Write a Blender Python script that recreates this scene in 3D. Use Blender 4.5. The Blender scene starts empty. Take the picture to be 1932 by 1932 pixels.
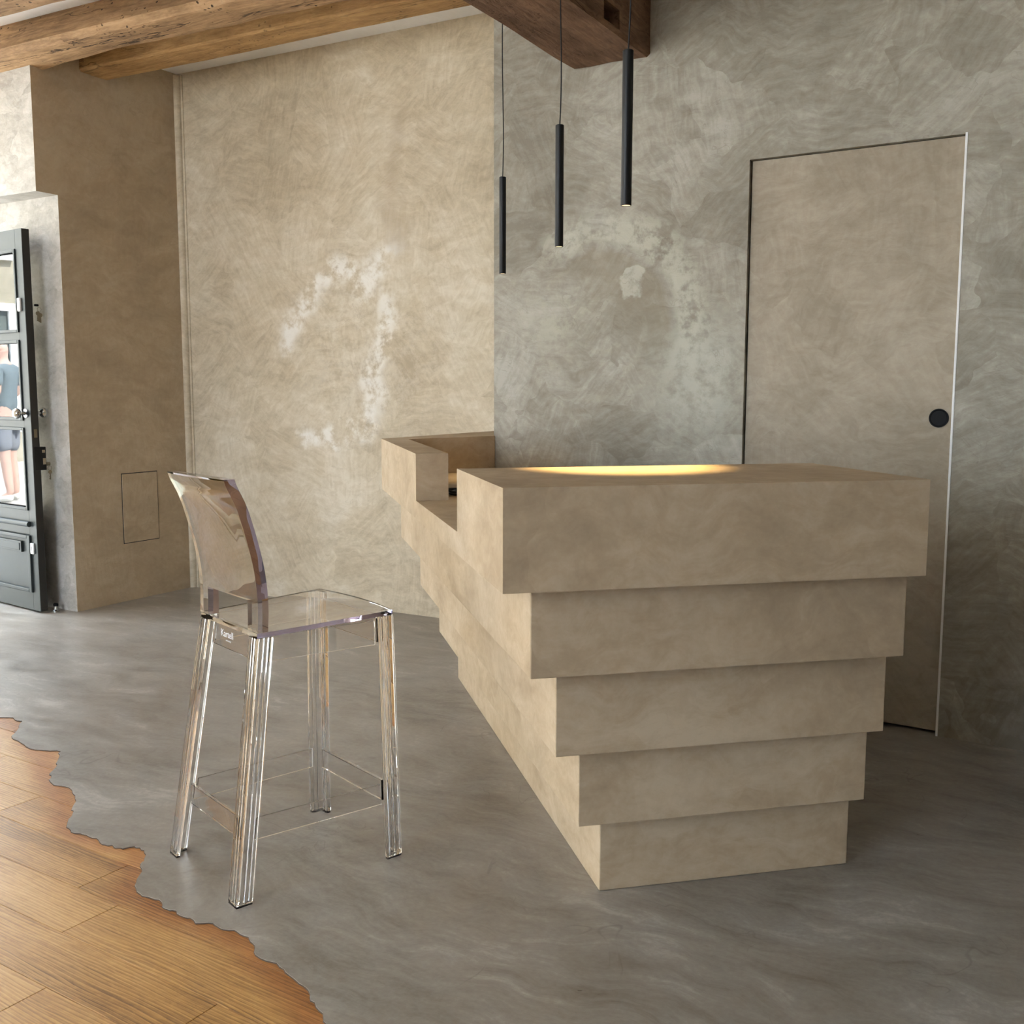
import bpy, bmesh, math, random
from mathutils import Vector, Matrix, noise as mnoise
from mathutils.geometry import tessellate_polygon

random.seed(7)
sc = bpy.context.scene
COL = sc.collection
R = math.radians

# ------------------------------------------------------------------ camera
F_PX, PITCH, ROLL, YAW, CAM_H = 1976.75, R(6.72), R(0.097), R(29.163), 1.22
cd = bpy.data.cameras.new('camera')
cd.sensor_width = 36.0
cd.lens = F_PX / 1932 * 36.0
cd.clip_start = 0.05
cam = bpy.data.objects.new('camera', cd)
COL.objects.link(cam)
_f0 = Vector((-math.sin(YAW), math.cos(YAW), 0)); _r0 = Vector((math.cos(YAW), math.sin(YAW), 0)); _u0 = Vector((0, 0, 1))
_fw = _f0 * math.cos(PITCH) - _u0 * math.sin(PITCH)
_up = _u0 * math.cos(PITCH) + _f0 * math.sin(PITCH)
_r = _r0 * math.cos(ROLL) + _up * math.sin(ROLL)
_u = _up * math.cos(ROLL) - _r0 * math.sin(ROLL)
cam.matrix_world = Matrix(((_r.x, _u.x, -_fw.x, 0), (_r.y, _u.y, -_fw.y, 0), (_r.z, _u.z, -_fw.z, CAM_H), (0, 0, 0, 1)))
sc.camera = cam

# ------------------------------------------------------------------ sky, exposure
SKY = 1.0
world = bpy.data.worlds.new('overcast_sky')
sc.world = world
world.use_nodes = True
_bg = world.node_tree.nodes['Background']
_bg.inputs['Color'].default_value = (0.80, 0.94, 1.13, 1)
_bg.inputs['Strength'].default_value = SKY
sc.view_settings.view_transform = 'Standard'
sc.view_settings.look = 'None'
sc.view_settings.gamma = 1.0
sc.view_settings.use_curve_mapping = False
sc.view_settings.exposure = 3.72
sc.cycles.max_bounces = 12
sc.cycles.diffuse_bounces = 4
sc.cycles.use_adaptive_sampling = True
sc.cycles.adaptive_threshold = 0.05
sc.cycles.adaptive_min_samples = 16
sc.cycles.glossy_bounces = 6
sc.cycles.transmission_bounces = 12
sc.cycles.transparent_max_bounces = 12
sc.cycles.caustics_refractive = True
sc.cycles.caustics_reflective = True
sc.cycles.blur_glossy = 0.5

sun = bpy.data.lights.new('sun', 'SUN')
sun.energy = 4.5; sun.angle = R(1.0); sun.color = (1.0, 0.97, 0.92)
sun_o = bpy.data.objects.new('sun', sun)
COL.objects.link(sun_o)
sun_o.rotation_euler = Vector((-0.62, 0.22, -0.75)).to_track_quat('-Z', 'Y').to_euler()


def portal(name, cx, cy, cz, sy, sz, rot=(0, R(-90), 0)):
    l = bpy.data.lights.new(name, 'AREA')
    l.shape = 'RECTANGLE'; l.size = sz; l.size_y = sy
    l.cycles.is_portal = True
    o = bpy.data.objects.new(name, l)
    o.location = (cx, cy, cz)
    o.rotation_euler = rot                  # local -Z looks into the room
    COL.objects.link(o)


portal('doorway_portal', -5.99, 3.12, 1.46, 1.1, 2.9)
portal('shop_window_portal', -5.99, -0.85, 1.3, 2.8, 2.4)
portal('rear_fill_portal', -2.9, -3.9, 1.62, 2.3, 3.1, (R(90), 0, 0))  # unseen rear window, added to brighten the counter front

# ------------------------------------------------------------------ helpers
def tag(o, label=None, cat=None, group=None, kind=None):
    if label: o['label'] = label
    if cat: o['category'] = cat
    if group: o['group'] = group
    if kind: o['kind'] = kind
    return o


def empty(name, loc=(0, 0, 0), rz=0.0, parent=None):
    o = bpy.data.objects.new(name, None)
    o.empty_display_size = 0.1
    COL.objects.link(o)
    o.location = loc
    o.rotation_euler = (0, 0, rz)
    o.parent = parent
    return o


class MB:
    """collects vertices and faces of ONE mesh"""
    def __init__(s): s.v = []; s.f = []

    def add(s, v, f):
        k = len(s.v); s.v += [tuple(p) for p in v]; s.f += [tuple(i + k for i in q) for q in f]; return s

    def box(s, x0, x1, y0, y1, z0, z1):
        v = [(x, y, z) for z in (z0, z1) for y in (y0, y1) for x in (x0, x1)]
        return s.add(v, [(0, 2, 3, 1), (4, 5, 7, 6), (0, 1, 5, 4), (2, 6, 7, 3), (0, 4, 6, 2), (1, 3, 7, 5)])

    def prism(s, poly, z0, z1):
        area = sum(poly[i][0] * poly[(i + 1) % len(poly)][1] - poly[(i + 1) % len(poly)][0] * poly[i][1] for i in range(len(poly)))
        if area < 0: poly = poly[::-1]
        n = len(poly)
        v = [(x, y, z0) for x, y in poly] + [(x, y, z1) for x, y in poly]
        f = [tuple(range(n))[::-1], tuple(range(n, 2 * n))]
        f += [(i, (i + 1) % n, n + (i + 1) % n, n + i) for i in range(n)]
        return s.add(v, f)

    def tube(s, pts, r, seg=10, caps=True):
        pts = [Vector(p) for p in pts]
        rs = r if isinstance(r, (list, tuple)) else [r] * len(pts)
        v = []; prev = None
        for i, p in enumerate(pts):
            t = (pts[min(i + 1, len(pts) - 1)] - pts[max(i - 1, 0)]).normalized()
            if prev is None:
                a = Vector((1, 0, 0)) if abs(t.x) < 0.8 else Vector((0, 1, 0))
                u = t.cross(a).normalized()
            else:
                u = (prev - t * prev.dot(t)).normalized()
            w = t.cross(u); prev = u
            for k in range(seg):
                a = 2 * math.pi * k / seg
                v.append(p + (u * math.cos(a) + w * math.sin(a)) * rs[i])
        f = []
        for i in range(len(pts) - 1):
            for k in range(seg):
                k2 = (k + 1) % seg
                f.append((i * seg + k, i * seg + k2, (i + 1) * seg + k2, (i + 1) * seg + k))
        if caps:
            f.append(tuple(range(seg))[::-1]); n = (len(pts) - 1) * seg
            f.append(tuple(range(n, n + seg)))
        return s.add(v, f)

    def lathe(s, prof, org=(0, 0, 0), axis='Z', seg=24):
        """prof: list of (radius, height) going along the axis"""
        v = []
        for r, h in prof:
            for k in range(seg):
                a = 2 * math.pi * k / seg
                c, t = r * math.cos(a), r * math.sin(a)
                p = {'Z': (c, t, h), 'Y': (c, h, t), 'X': (h, c, t)}[axis]
                v.append((org[0] + p[0], org[1] + p[1], org[2] + p[2]))
        f = []
        for i in range(len(prof) - 1):
            for k in range(seg):
                k2 = (k + 1) % seg
                q = (i * seg + k, i * seg + k2, (i + 1) * seg + k2, (i + 1) * seg + k)
                f.append(q if axis != 'Y' else q[::-1])
        a = tuple(range(seg)); b = tuple(range((len(prof) - 1) * seg, len(prof) * seg))
        f += [a[::-1], b] if axis != 'Y' else [a, b[::-1]]
        return s.add(v, f)

    def build(s, name, mat, parent=None, smooth=None, bevel=0, segs=2, fixnormals=False):
        me = bpy.data.meshes.new(name)
        me.from_pydata(s.v, [], s.f)
        if fixnormals:
            bm = bmesh.new(); bm.from_mesh(me); bmesh.ops.recalc_face_normals(bm, faces=bm.faces); bm.to_mesh(me); bm.free()
        me.materials.append(mat)
        if smooth is not None:
            me.polygons.foreach_set('use_smooth', [True] * len(me.polygons))
            me.set_sharp_from_angle(angle=R(smooth))
        me.update()
        o = bpy.data.objects.new(name, me)
        COL.objects.link(o)
        o.parent = parent
        if bevel:
            b = o.modifiers.new('bevel', 'BEVEL'); b.width = bevel; b.segments = segs; b.limit_method = 'ANGLE'; b.angle_limit = R(40)
        return o


def boolean(o, cutter_mb, op):
    """applies a boolean with a temporary mesh"""
    t = cutter_mb.build('tmp', o.data.materials[0])
    m = o.modifiers.new('b', 'BOOLEAN'); m.operation = op; m.object = t; m.solver = 'EXACT'
    dg = bpy.context.evaluated_depsgraph_get(); dg.update()
    me = bpy.data.meshes.new_from_object(o.evaluated_get(dg))
    bm_ = bmesh.new(); bm_.from_mesh(me); bmesh.ops.remove_doubles(bm_, verts=bm_.verts, dist=1e-5)
    bmesh.ops.triangulate(bm_, faces=bm_.faces, ngon_method='EAR_CLIP'); bm_.to_mesh(me); bm_.free()
    old = o.data; o.modifiers.remove(m); o.data = me; me.name = old.name
    bpy.data.meshes.remove(old); tm = t.data; bpy.data.objects.remove(t); bpy.data.meshes.remove(tm)
    return o


# ------------------------------------------------------------------ material nodes
def srgb(r, g, b):
    f = lambda c: (c / 255) / 12.92 if c / 255 <= 0.04045 else ((c / 255 + 0.055) / 1.055) ** 2.4
    return (f(r), f(g), f(b), 1)


class NT:
    def __init__(s, name):
        s.m = bpy.data.materials.new(name); s.m.use_nodes = True
        s.t = s.m.node_tree; s.n = s.t.nodes; s.l = s.t.links
        s.b = s.n['Principled BSDF']; s.out = s.n['Material Output']
        s.pos = s.n.new('ShaderNodeNewGeometry').outputs['Position']

    def set(s, node, key, val):
        i = node.inputs[key]
        if isinstance(val, bpy.types.NodeSocket): s.l.new(val, i)
        elif val is not None: i.default_value = val

    def noise(s, vec, scale, detail=3, rough=0.5, dist=0.0, color=False):
        n = s.n.new('ShaderNodeTexNoise')
        s.set(n, 'Vector', vec); n.inputs['Scale'].default_value = scale; n.inputs['Detail'].default_value = detail
        n.inputs['Roughness'].default_value = rough; n.inputs['Distortion'].default_value = dist
        return n.outputs['Color' if color else 'Fac']

    def vor(s, vec, scale, feature='F1', rnd=1.0):
        n = s.n.new('ShaderNodeTexVoronoi'); n.feature = feature
        s.set(n, 'Vector', vec); n.inputs['Scale'].default_value = scale; n.inputs['Randomness'].default_value = rnd
        return n.outputs['Distance']

    def map(s, vec, scale=(1, 1, 1), rot=(0, 0, 0), loc=(0, 0, 0)):
        n = s.n.new('ShaderNodeMapping'); s.set(n, 'Vector', vec)
        n.inputs['Scale'].default_value = scale; n.inputs['Rotation'].default_value = rot; n.inputs['Location'].default_value = loc
        return n.outputs['Vector']

    def math(s, op, a, b=None, c=None, clamp=False):
        n = s.n.new('ShaderNodeMath'); n.operation = op; n.use_clamp = clamp
        for i, x in enumerate((a, b, c)):
            if x is not None: s.set(n, i, x)
        return n.outputs[0]

    def vmath(s, op, a, b=None, scale=None, out='Vector'):
        n = s.n.new('ShaderNodeVectorMath'); n.operation = op
        s.set(n, 0, a)
        if b is not None: s.set(n, 1, b)
        if scale is not None: s.set(n, 'Scale', scale)
        return n.outputs[out]

    def rng(s, v, a, b, c=0.0, d=1.0, smooth=True):
        n = s.n.new('ShaderNodeMapRange'); n.interpolation_type = 'SMOOTHSTEP' if smooth else 'LINEAR'
        s.set(n, 'Value', v)
        for k, x in zip(('From Min', 'From Max', 'To Min', 'To Max'), (a, b, c, d)): n.inputs[k].default_value = x
        return n.outputs['Result']

    def ramp(s, fac, stops):
        n = s.n.new('ShaderNodeValToRGB'); s.set(n, 'Fac', fac)
        e = n.color_ramp.elements
        while len(e) < len(stops): e.new(0.5)
        for x, (p, c) in zip(e, stops): x.position = p; x.color = c
        return n.outputs['Color']

    def mix(s, fac, a, b, blend='MIX'):
        n = s.n.new('ShaderNodeMix'); n.data_type = 'RGBA'; n.blend_type = blend
        s.set(n, 'Factor', fac)
        for sock, x in ((n.inputs[6], a), (n.inputs[7], b)):
            if isinstance(x, bpy.types.NodeSocket): s.l.new(x, sock)
            else: sock.default_value = x
        return n.outputs[2]

    def sep(s, v):
        n = s.n.new('ShaderNodeSeparateXYZ'); s.l.new(v, n.inputs[0]); return n.outputs

    def bump(s, h, strength, dist=0.01):
        n = s.n.new('ShaderNodeBump'); n.inputs['Strength'].default_value = strength; n.inputs['Distance'].default_value = dist
        s.l.new(h, n.inputs['Height']); s.l.new(n.outputs[0], s.b.inputs['Normal'])

    def base(s, col, rough=0.5, spec=0.5, metal=0.0):
        s.set(s.b, 'Base Color', col); s.set(s.b, 'Roughness', rough); s.set(s.b, 'Specular IOR Level', spec); s.b.inputs['Metallic'].default_value = metal
        return s.m


def plain(name, col, rough=0.5, spec=0.5, metal=0.0, var=0.06):
    t = NT(name)
    n = t.noise(t.pos, 14, 3)
    dark = tuple(c * (1 - var) for c in col[:3]) + (1,); light = tuple(min(1, c * (1 + var)) for c in col[:3]) + (1,)
    return t.base(t.ramp(n, [(0.3, dark), (0.7, light)]), rough, spec, metal)


def plaster(name, dark, mid, light, scale=1.0, rough=0.6, bump=0.25, spec=0.3, extra=None, fine=0.5, patch=0.22, scratch=0.35, axis=(0, 1, 0), streak=0.16):
    t = NT(name)
    wn = t.vmath('SUBTRACT', t.noise(t.pos, 2.6 * scale, 3, 0.6, color=True), (0.5, 0.5, 0.5))
    p = t.vmath('ADD', t.pos, t.vmath('SCALE', wn, scale=0.34 / scale))
    cloud = t.noise(t.pos, 1.25 * scale, 5, 0.62, 0.25)
    # overlapping trowel passes: irregular cells, each a little lighter or darker
    vo = t.n.new('ShaderNodeTexVoronoi'); t.l.new(p, vo.inputs['Vector']); vo.inputs['Scale'].default_value = 3.4 * scale
    cell = t.sep(vo.outputs['Color'])[0]
    st = t.noise(t.map(p, (1, 1, 3.2), (0.5, 0.6, 0.4)), 5.0 * scale, 4, 0.7)
    grain = t.noise(t.pos, 36, 3, 0.75)
    v = t.math('MULTIPLY_ADD', cloud, 0.50, t.math('MULTIPLY_ADD', st, 0.34, t.math('MULTIPLY', grain, 0.16)))
    v = t.math('ADD', v, t.math('MULTIPLY_ADD', cell, patch * 0.5, -patch * 0.25))
    vr = t.n.new('ShaderNodeVectorRotate'); vr.rotation_type = 'AXIS_ANGLE'; vr.inputs['Axis'].default_value = axis
    t.l.new(t.vmath('ADD', t.pos, t.vmath('SCALE', wn, scale=0.10)), vr.inputs['Vector']); t.l.new(t.math('MULTIPLY', cell, 9.0), vr.inputs['Angle'])
    sx = {1: (4, 1, 34), 0: (1, 4, 34)}[1 if axis[1] else 0]
    stk = t.noise(t.map(vr.outputs[0], sx), 1.6, 3, 0.6)
    v = t.math('ADD', v, t.math('MULTIPLY_ADD', stk, streak, -0.5 * streak))
    col = t.ramp(v, [(0.37, dark), (0.5, mid), (0.63, light)])
    if extra: col = extra(t, col, p, st)
    rid = t.math('ABSOLUTE', t.math('SUBTRACT', t.noise(t.map(t.pos, (1, 1, 1.8), (0.9, 0.2, 0.7)), 2.9 * scale, 3, 0.55, 1.2), 0.5))
    scr = t.math('MULTIPLY', t.rng(rid, 0.0, 0.006, 1.0, 0.0), t.rng(cell, 0.55, 0.75))
    col = t.mix(t.math('MULTIPLY', scr, scratch), col, dark)
    sc2 = t.noise(t.map(t.pos, (1, 1, 2.4), (-0.7, 0.4, 0.3)), 6 * scale, 4, 0.65, 0.5)
    h = t.math('MULTIPLY_ADD', stk, 0.30, t.math('MULTIPLY', sc2, 0.6))
    t.bump(h, bump, 0.02)
    rr = t.math('MULTIPLY_ADD', st, -0.25, rough + 0.2)
    return t.base(col, rr, spec)


def blob(t, p, c, r, n=0.0, soft=0.5):
    """0..1 mask around a point, radius per axis, p is already warped"""
    d = t.vmath('LENGTH', t.vmath('DIVIDE', t.vmath('SUBTRACT', p, c), r), out='Value')
    return t.rng(d, 1.0 - soft, 1.0, 1.0, 0.0)


# --- plasters
def near_line(t, p, pts, drop=(1, 1, 1)):
    """distance from p to a polyline"""
    best = None
    flat = t.vmath('MULTIPLY', p, drop)
    for A_, B_ in zip(pts, pts[1:]):
        A_, B_ = Vector(A_), Vector(B_); ba = B_ - A_
        pa = t.vmath('SUBTRACT', flat, tuple(A_))
        h = t.math('MULTIPLY', t.vmath('DOT_PRODUCT', pa, tuple(ba), out='Value'), 1.0 / ba.length_squared, clamp=True)
        bb = t.n.new('ShaderNodeVectorMath'); bb.operation = 'SCALE'; bb.inputs[0].default_value = ba; t.l.new(h, bb.inputs['Scale'])
        d = t.vmath('LENGTH', t.vmath('SUBTRACT', pa, bb.outputs[0]), out='Value')
        best = d if best is None else t.math('MINIMUM', best, d)
    return best


def back_extra(t, col, p, st):
    # lime bloom left on the plaster in an upturned U, with a darker run of water above it
    nz = t.noise(t.pos, 9, 5, 0.65)
    pw = t.vmath('ADD', p, t.vmath('SCALE', t.vmath('SUBTRACT', t.noise(t.pos, 9, 3, color=True), (0.5, 0.5, 0.5)), scale=0.12))
    for pts, r, k in (([(-4.00, 0, 1.50), (-3.93, 0, 1.66), (-3.80, 0, 1.86), (-3.50, 0, 1.80), (-3.28, 0, 1.95)], 0.11, 0.85),
                      ([(-3.32, 0, 1.68), (-3.33, 0, 1.45), (-3.42, 0, 1.22), (-3.50, 0, 1.02), (-3.9, 0, 0.92)], 0.10, 0.75)):
        d = near_line(t, pw, pts, (1, 0, 1))
        f = t.math('MULTIPLY', t.rng(d, 0.02, r, 1.0, 0.0), t.rng(nz, 0.40, 0.60))
        col = t.mix(t.math('MULTIPLY', f, k), col, srgb(247, 244, 236))
    hal = blob(t, p, (-3.5, 4.6, 1.5), (0.75, 9, 0.85), soft=0.9)
    col = t.mix(t.math('MULTIPLY', hal, t.rng(nz, 0.42, 0.62, 0.0, 0.30)), col, srgb(240, 234, 220))
    d = near_line(t, pw, [(-3.27, 0, 2.62), (-3.30, 0, 2.2), (-3.22, 0, 1.95)], (1, 0, 1))
    col = t.mix(t.math('MULTIPLY', t.rng(d, 0.0, 0.10, 1.0, 0.0), t.rng(nz, 0.35, 0.6, 0.05, 0.30)), col, srgb(160, 138, 110))
    return col


def grey_extra(t, col, p, st):
    x, y, z = t.sep(t.vmath('ADD', t.pos, t.vmath('SCALE', t.vmath('SUBTRACT', t.noise(t.pos, 5, 4, color=True), (0.5, 0.5, 0.5)), scale=0.10)))
    def polar(cx, cz):
        dx = t.math('SUBTRACT', x, cx); dz = t.math('SUBTRACT', z, cz)
        return t.math('SQRT', t.math('ADD', t.math('MULTIPLY', dx, dx), t.math('MULTIPLY', dz, dz))), dx, dz
    r, dx, dz = polar(-1.80, 1.47)
    br = t.noise(t.pos, 16, 5, 0.65)
    dirm = t.rng(t.math('ADD', t.math('MULTIPLY', dx, 0.6), t.math('MULTIPLY', dz, 0.8)), 0.0, 0.18)
    fan = t.math('MULTIPLY', t.rng(r, 0.29, 0.33, 1.0, 0.0), dirm)
    col = t.mix(t.math('MULTIPLY', fan, 0.55), col, srgb(139, 128, 108))
    ring = t.math('MULTIPLY', t.math('MULTIPLY', t.rng(r, 0.32, 0.36), t.rng(r, 0.42, 0.5, 1.0, 0.0)), dirm)
    ring = t.math('MULTIPLY', ring, t.rng(br, 0.4, 0.58))
    col = t.mix(t.math('MULTIPLY', ring, 0.75), col, srgb(190, 189, 172))
    patch = blob(t, t.vmath('ADD', t.pos, t.vmath('SCALE', t.vmath('SUBTRACT', t.noise(t.pos, 14, 3, color=True), (0.5, 0.5, 0.5)), scale=0.10)), (-1.655, 3.95, 1.645), (0.065, 1, 0.062), soft=0.15)
    col = t.mix(t.math('MULTIPLY', patch, t.rng(br, 0.38, 0.55, 0.15, 0.75)), col, srgb(192, 190, 175))
    low = blob(t, t.pos, (-1.36, 3.95, 1.25), (0.34, 1, 0.42), soft=0.9)
    col = t.mix(t.math('MULTIPLY', low, t.rng(br, 0.35, 0.6, 0.25, 0.85)), col, srgb(186, 186, 172))
    mid = blob(t, t.pos, (-2.02, 3.95, 1.5), (0.26, 1, 0.16), soft=0.9)
    col = t.mix(t.math('MULTIPLY', mid, t.rng(br, 0.4, 0.6, 0.1, 0.8)), col, srgb(180, 178, 160))
    sw = t.math('MULTIPLY', t.rng(t.math('SINE', t.math('MULTIPLY', r, 70)), 0.2, 1.0), t.math('MULTIPLY', t.rng(r, 0.15, 0.75, 1.0, 0.0), t.rng(br, 0.45, 0.6)))
    return t.mix(t.math('MULTIPLY', sw, 0.22), col, srgb(185, 180, 160))


M = {}
M['back'] = plaster('beige_plaster', srgb(182, 167, 142), srgb(207, 193, 167), srgb(225, 214, 193), 1.0, 0.66, 0.30, extra=back_extra, patch=0.11, streak=0.20)
M['left'] = plaster('shaded_beige_plaster', srgb(164, 146, 121), srgb(180, 161, 134), srgb(194, 177, 151), 0.8, 0.62, 0.18, patch=0.1, axis=(1, 0, 0), streak=0.08)  # the back wall's beige, with the side wall's shade put into a darker tone
M['far'] = plaster('pale_plaster', srgb(198, 190, 176), srgb(208, 201, 188), srgb(218, 212, 200), 0.8, 0.62, 0.1)
M['reveal'] = plaster('limed_reveal_plaster', srgb(158, 153, 145), srgb(180, 176, 168), srgb(198, 194, 188), 2.2, 0.62, 0.3, patch=0.25)
M['grey'] = plaster('grey_plaster', srgb(136, 129, 115), srgb(157, 151, 137), srgb(180, 176, 163), 1.2, 0.64, 0.30, extra=grey_extra, patch=0.20, scratch=0.4, streak=0.24)
M['door'] = plaster('door_plaster', srgb(154, 142, 123), srgb(170, 158, 139), srgb(183, 173, 155), 1.3, 0.6, 0.22, patch=0.13, streak=0.18)
M['counter'] = plaster('counter_plaster', srgb(163, 142, 115), srgb(180, 159, 130), srgb(196, 177, 150), 1.0, 0.62, 0.08, patch=0.08, scratch=0.12, streak=0.07)
M['ceiling'] = plaster('white_ceiling_paint', srgb(240, 239, 237), srgb(246, 245, 244), srgb(250, 250, 249), 1.0, 0.8, 0.05)


def concrete():
    t = NT('polished_grey_screed')
    w = t.vmath('SCALE', t.vmath('SUBTRACT', t.noise(t.pos, 1.6, 3, 0.6, color=True), (0.5, 0.5, 0.5)), scale=0.45)
    p = t.vmath('ADD', t.pos, w)
    cloud = t.noise(t.pos, 1.7, 5, 0.62, 0.3)
    st = t.noise(t.map(p, (1, 4.2, 1), (0, 0, -0.6)), 3.4, 5, 0.7)
    st2 = t.noise(t.map(p, (1, 3.6, 1), (0, 0, 0.45)), 3.0, 5, 0.7)
    sel = t.rng(t.noise(t.pos, 1.3, 2), 0.42, 0.58)
    s = t.math('ADD', t.math('MULTIPLY', st, sel), t.math('MULTIPLY', st2, t.math('SUBTRACT', 1.0, sel)))
    g = t.noise(t.pos, 60, 3, 0.7)
    v = t.math('MULTIPLY_ADD', cloud, 0.36, t.math('MULTIPLY_ADD', s, 0.50, t.math('MULTIPLY', g, 0.14)))
    col = t.ramp(v, [(0.38, srgb(112, 105, 96)), (0.47, srgb(139, 133, 124)), (0.55, srgb(156, 151, 143)), (0.63, srgb(186, 182, 174))])
    hue = t.rng(t.noise(p, 1.3, 2), 0.42, 0.62)
    col = t.mix(t.math('MULTIPLY', hue, 0.25), col, srgb(146, 132, 116))
    rid = t.math('ABSOLUTE', t.math('SUBTRACT', t.noise(t.pos, 2.6, 3, 0.5, 0.8), 0.5))
    ridge = t.math('MULTIPLY', t.rng(rid, 0, 0.006, 1, 0), t.rng(t.noise(t.pos, 3, 1), 0.55, 0.62))
    col = t.mix(t.math('MULTIPLY', ridge, 0.35), col, srgb(96, 88, 78))
    dk = t.noise(t.map(t.pos, (1, 3, 1), (0, 0, 0.3)), 5, 3, 0.6)
    t.bump(dk, 0.09, 0.012)
    rr = t.math('MULTIPLY_ADD', s, 0.28, 0.20)
    return t.base(col, rr, 0.5)


M['concrete'] = concrete()

BOUND = [(-3.514, 2.381), (-3.469, 2.403), (-3.44, 2.39), (-3.407, 2.391), (-3.398, 2.39), (-3.359, 2.348), (-3.331, 2.324), (-3.286, 2.267), (-3.251, 2.249), (-3.19, 2.236), (-3.144, 2.221), (-3.091, 2.216), (-3.054, 2.229), (-3.018, 2.247), (-3.001, 2.247), (-2.992, 2.232), (-2.957, 2.208), (-2.916, 2.165), (-2.887, 2.144), (-2.855, 2.095), (-2.833, 2.085), (-2.808, 2.057), (-2.76, 2.037), (-2.734, 2.044), (-2.7, 2.046), (-2.652, 2.021), (-2.611, 1.997), (-2.574, 1.964), (-2.547, 1.934), (-2.527, 1.924), (-2.496, 1.884), (-2.457, 1.847), (-2.429, 1.839), (-2.403, 1.831), (-2.379, 1.837), (-2.344, 1.835), (-2.324, 1.839), (-2.293, 1.825), (-2.269, 1.822), (-2.25, 1.83), (-2.231, 1.822), (-2.208, 1.828), (-2.192, 1.853), (-2.172, 1.855), (-2.15, 1.849), (-2.125, 1.833), (-2.097, 1.801), (-2.093, 1.786), (-2.085, 1.778), (-2.058, 1.762), (-2.036, 1.725), (-2.013, 1.698), (-1.983, 1.678), (-1.954, 1.669), (-1.923, 1.673), (-1.904, 1.676), (-1.881, 1.665), (-1.86, 1.652), (-1.842, 1.652), (-1.827, 1.658), (-1.806, 1.647), (-1.79, 1.646), (-1.775, 1.65), (-1.746, 1.639), (-1.734, 1.644), (-1.71, 1.658), (-1.686, 1.651), (-1.669, 1.649), (-1.645, 1.659), (-1.621, 1.652), (-1.596, 1.652), (-1.566, 1.635), (-1.549, 1.622), (-1.529, 1.603), (-1.494, 1.597), (-1.468, 1.601), (-1.438, 1.59), (-1.413, 1.578), (-1.391, 1.571), (-1.361, 1.562), (-1.341, 1.554), (-1.323, 1.537), (-1.302, 1.527), (-1.278, 1.511), (-1.255, 1.496), (-1.235, 1.482)]


def oak():
    t = NT('oiled_oak')
    tc = t.n.new('ShaderNodeTexCoord'); oi = t.n.new('ShaderNodeObjectInfo')
    rnd = oi.outputs['Random']
    comb = t.n.new('ShaderNodeCombineXYZ'); t.l.new(t.math('MULTIPLY', rnd, 31.0), comb.inputs[0]); t.l.new(t.math('MULTIPLY', rnd, 17.0), comb.inputs[1])
    p = t.vmath('ADD', tc.outputs['Object'], comb.outputs[0])
    wob = t.vmath('SCALE', t.vmath('SUBTRACT', t.noise(t.map(p, (0.9, 5, 1)), 1.6, 3, 0.5, color=True), (0.5, 0.5, 0.5)), scale=0.055)
    q = t.vmath('ADD', p, wob)
    rings = t.n.new('ShaderNodeTexWave'); rings.wave_type = 'BANDS'; rings.bands_direction = 'Y'; rings.wave_profile = 'SAW'
    t.l.new(t.map(q, (0.05, 1, 1)), rings.inputs['Vector']); rings.inputs['Scale'].default_value = 34; rings.inputs['Distortion'].default_value = 2.2
    rings.inputs['Detail'].default_value = 2; rings.inputs['Detail Scale'].default_value = 1.5
    pores = t.noise(t.map(q, (5, 260, 1)), 1.0, 4, 0.6)
    broad = t.noise(t.map(p, (1.2, 7, 1)), 1.0, 3, 0.5)
    fleck = t.noise(t.map(p, (26, 70, 1)), 1.0, 3, 0.6, 1.0)
    v = t.math('MULTIPLY_ADD', rings.outputs['Fac'], 0.13, t.math('MULTIPLY_ADD', pores, 0.40, t.math('MULTIPLY_ADD', broad, 0.36, t.math('MULTIPLY', fleck, 0.16))))
    v = t.math('ADD', v, t.math('MULTIPLY_ADD', rnd, 0.16, -0.09))
    col = t.ramp(v, [(0.32, srgb(116, 80, 40)), (0.44, srgb(168, 124, 68)), (0.55, srgb(199, 154, 92)), (0.70, srgb(220, 181, 119))])
    # the boards are stained redder where the screed was poured against them
    pts = [(-3.52, 2.39, 0), (-3.05, 2.22, 0), (-2.43, 1.84, 0), (-2.17, 1.85, 0), (-2.0, 1.67, 0), (-1.6, 1.65, 0), (-1.23, 1.48, 0)]
    best = near_line(t, t.vmath('ADD', t.pos, t.vmath('SCALE', t.vmath('SUBTRACT', t.noise(t.pos, 7, 3, color=True), (0.5, 0.5, 0.5)), scale=0.08)), pts, (1, 1, 0))
    st = t.rng(best, 0.01, 0.085, 0.75, 0.0)
    col = t.mix(st, col, t.mix(0.85, col, srgb(214, 168, 134), 'MULTIPLY'))
    t.bump(pores, 0.06, 0.004)
    return t.base(col, 0.42, 0.45)


M['oak'] = oak()
M['joint'] = plain('dark_floor_joint', srgb(82, 66, 54), 0.8)


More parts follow.
